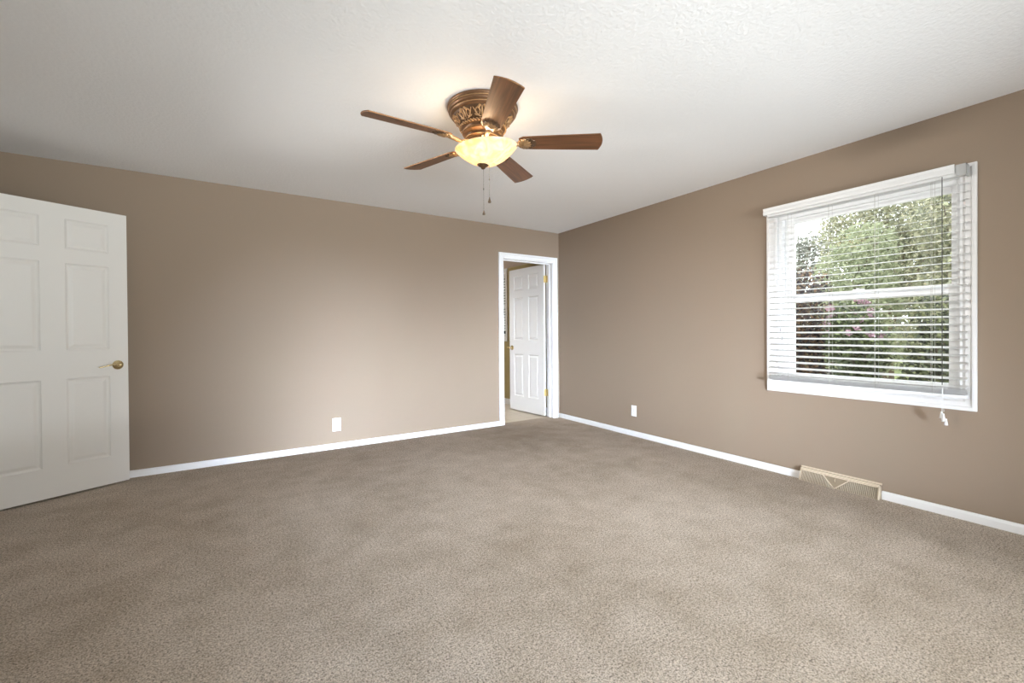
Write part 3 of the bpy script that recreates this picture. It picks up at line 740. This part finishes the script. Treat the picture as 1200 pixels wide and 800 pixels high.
def plant(name, loc, label, cat, lm, blobs, n, size, trunk_h, trunk_r, seed, droop=0.0, group=None, flowers=None, branches=10, lo=.35):
    rng = random.Random(seed)
    R = empty(name, (*loc, GZ), 0, label=label, cat=cat, group=group)
    bm = BM()
    tube(bm, [(0, 0, -.05), (.02, .03, trunk_h * .35), (-.03, .02, trunk_h * .7), (0, 0, trunk_h)], [trunk_r * 1.25, trunk_r, trunk_r * .7, trunk_r * .25], 9)
    for i in range(branches):
        b = blobs[i % len(blobs)]; z0 = trunk_h * rng.uniform(.25, .85)
        e = Vector((b[0] + rng.uniform(-.6, .6) * b[3], b[1] + rng.uniform(-.6, .6) * b[4], b[2] + rng.uniform(-.3, .5) * b[5])); s = Vector((0, 0, z0))
        tube(bm, [s, s.lerp(e, .5) + Vector((0, 0, .08)), e], [trunk_r * .4, trunk_r * .25, trunk_r * .08], 6)
    obj('trunk', bm, M_bark, R, smooth=True)
    bm = BM(); leaves(bm, rng, n, blobs, size, droop, lo=lo); obj('foliage', bm, lm, R)
    if flowers:
        fm, fn, fs = flowers; bm = BM(); fb = []
        for _ in range(fn):
            b = rng.choice(blobs[:4]); v = Vector((-abs(rng.gauss(0, 1)) * .9, rng.gauss(0, 1), .3 + abs(rng.gauss(0, .8)))).normalized()
            fb.append((b[0] + v.x * b[3], b[1] + v.y * b[4], b[2] + v.z * b[5], fs, fs, fs * .8))
        leaves(bm, rng, fn * 34, fb, fs * .8); obj('blossoms', bm, fm, R)
    return R
L_purple = leafmat('copper_leaves', [(0.044, 0.033, 0.038), (0.074, 0.048, 0.048), (0.148, 0.096, 0.067), (0.037, 0.036, 0.044), (0.237, 0.148, 0.089), (0.096, 0.089, 0.089)])
L_pale = leafmat('pale_conifer_needles', [(0.326, 0.318, 0.215), (0.252, 0.259, 0.178), (0.414, 0.392, 0.281), (0.178, 0.185, 0.133), (0.340, 0.348, 0.222)])
L_light = leafmat('light_green_leaves', [(0.296, 0.326, 0.200), (0.370, 0.392, 0.259), (0.222, 0.252, 0.163), (0.326, 0.348, 0.229)])
L_green = leafmat('shrub_leaves', [(0.089, 0.111, 0.059), (0.126, 0.155, 0.074), (0.059, 0.074, 0.044), (0.192, 0.229, 0.104), (0.148, 0.155, 0.111)])
L_dark = leafmat('dark_evergreen', [(0.056, 0.067, 0.044), (0.081, 0.092, 0.056), (0.111, 0.126, 0.067), (0.041, 0.044, 0.037), (0.178, 0.192, 0.096)])
L_grey = leafmat('grey_green_needles', [(0.222, 0.229, 0.200), (0.178, 0.185, 0.163), (0.281, 0.289, 0.252), (0.340, 0.340, 0.296)])
L_pink = leafmat('pink_petals', [(0.414, 0.266, 0.326), (0.459, 0.326, 0.377), (0.355, 0.215, 0.274)])
L_orange = leafmat('bronze_leaves', [(0.237, 0.163, 0.111), (0.163, 0.126, 0.096), (0.296, 0.237, 0.163)])

# small shrubs and trees, standing where they grow (x away from the house, y along it)
plant('copper_leaf_tree', (8.6, 3.82), 'small copper purple leaved tree at the left of the window view', 'tree', L_purple,
      [(0, 0, 1.75, .6, .52, .7), (-.1, -.15, 1.1, .55, .40, .6), (.1, .1, 1.3, .6, .5, .7), (0, -.05, 2.3, .42, .40, .42), (-.15, .0, .75, .6, .5, .5)], 8000, .075, 2.0, .05, 1)
plant('rhododendron', (8.2, 2.86), 'green shrub with pink blossom clusters behind the lower pane', 'shrub', L_green,
      [(0, 0, 1.25, .45, .40, .55), (.1, .18, 1.5, .4, .28, .45), (0, -.15, 1.3, .42, .30, .5), (0, .05, 1.75, .36, .35, .32), (0, 0, .6, .45, .42, .5)], 5200, .08, 1.4, .03, 2, flowers=(L_pink, 20, .06))
plant('evergreen_shrub', (8.1, 1.86), 'dark green shrub at the right of the lower pane', 'shrub', L_dark,
      [(0, 0, 1.0, .5, .42, .7), (.1, -.12, 1.45, .45, .33, .5), (0, .12, .8, .5, .34, .6), (0, 0, 1.8, .38, .34, .35), (0, 0, .45, .5, .4, .4)], 6200, .07, 1.4, .03, 3)
plant('low_shrub', (6.85, 2.55), 'low dark shrub nearest the lower pane', 'shrub', L_dark,
      [(0, 0, .40, .36, .5, .36), (0, .45, .38, .34, .42, .34), (0, -.45, .42, .36, .45, .38)], 3400, .055, .4, .015, 4)
plant('leafy_shrub', (8.4, .75), 'bright green shrub beyond the right edge of the window', 'shrub', L_green,
      [(0, 0, .8, .6, .6, .7), (0, -.35, .7, .6, .6, .6), (.1, .2, 1.4, .5, .45, .5)], 3600, .08, 1.0, .03, 5)
plant('light_green_maple', (13.0, 4.55), 'light green leafy tree in the middle of the view', 'tree', L_light,
      [(0, 0, 2.9, .9, .9, .8), (-.2, -.3, 2.3, .9, .7, .8), (0, .4, 2.0, .9, .6, .7), (0, -.2, 3.6, .8, .7, .6), (0, 0, 1.1, .9, 1.0, .8)], 12000, .10, 3.2, .07, 6)
plant('tall_conifer', (13.0, 2.62), 'tall olive conifer toward the right of the upper pane', 'tree', L_pale,
      [(0, 0, 2.2, .9, .9, 1.0), (0, -.2, 3.2, .85, .8, 1.0), (0, .2, 3.9, .8, .7, .9), (0, -.1, 4.9, .6, .6, .9), (0, 0, 1.0, .9, .9, .8)], 14000, .11, 5.0, .11, 8, droop=.7, branches=14)
plant('bronze_leaf_tree', (13.0, 6.75), 'bronze leaved tree behind the copper tree', 'tree', L_orange,
      [(0, 0, 1.6, 1.0, 1.0, .9), (0, -.4, 2.4, .8, .7, .7), (0, .3, 2.6, .8, .8, .7)], 3600, .13, 2.6, .08, 12)
plant('weeping_conifer', (17.0, 5.1), 'tall pale yellow green conifer filling the upper pane', 'tree', L_pale,
      [(0, .4, 3.6, 1.3, 1.5, 1.3), (0, -.8, 3.4, 1.2, 1.2, 1.1), (0, -.6, 4.9, 1.2, 1.3, 1.1), (-.1, .5, 4.9, 1.2, 1.3, 1.0), (0, 0, 2.0, 1.3, 1.9, 1.2), (0, 0, 4.7, 1.1, 2.0, 1.2)], 20000, .12, 5.4, .12, 7, droop=.8, branches=16)
plant('far_hedge_tree', (17.0, 1.5), 'dark leafy tree far behind the right shrubs', 'tree', L_green,
      [(0, 0, 1.6, 1.2, 1.3, 1.3), (0, -.4, 1.8, 1.2, 1.3, 1.4), (0, .2, 3.2, 1.1, 1.2, 1.2), (0, -.5, 3.6, 1.1, 1.2, 1.2)], 6000, .15, 3.6, .1, 13)
plant('grey_spruce', (21.5, 9.6), 'distant grey green spruce against the pale sky', 'tree', L_grey,
      [(0, 0, 2.0, 1.5, 1.7, 1.4), (0, -.2, 3.6, 1.2, 1.4, 1.1), (0, -.5, 4.8, 1.0, 1.1, .9), (0, .3, 5.2, .8, .9, .7), (0, -.6, 5.3, .8, .9, .6)], 5600, .18, 5.4, .12, 9, droop=.6)
plant('backdrop_pine', (21.5, 5.2), 'broad grey green pine far behind the garden', 'tree', L_grey,
      [(0, 0, 2.0, 1.7, 2.2, 1.6), (0, .8, 4.0, 1.6, 1.6, 1.5), (0, -.9, 4.5, 1.5, 1.7, 1.6), (0, -.6, 2.6, 1.6, 1.8, 1.5), (0, 0, 4.6, 1.4, 1.6, 1.3)], 8000, .2, 5.4, .15, 10, droop=.5)
plant('clipped_hedge', (25.0, 7.5), 'long clipped hedge closing the far end of the garden', 'hedge', L_dark,
      [(0, -6 + 1.5 * k, .9, .7, 1.1, 1.1) for k in range(9)], 9000, .2, 1.0, .06, 21)
plant('bathroom_side_shrub', (7.6, 9.6), 'green shrub outside the bathroom window', 'shrub', L_green,
      [(0, 0, 1.2, .7, .8, .9), (0, .6, 1.5, .7, .7, .8), (0, -.5, 1.0, .6, .6, .7)], 3000, .09, 1.6, .04, 14)
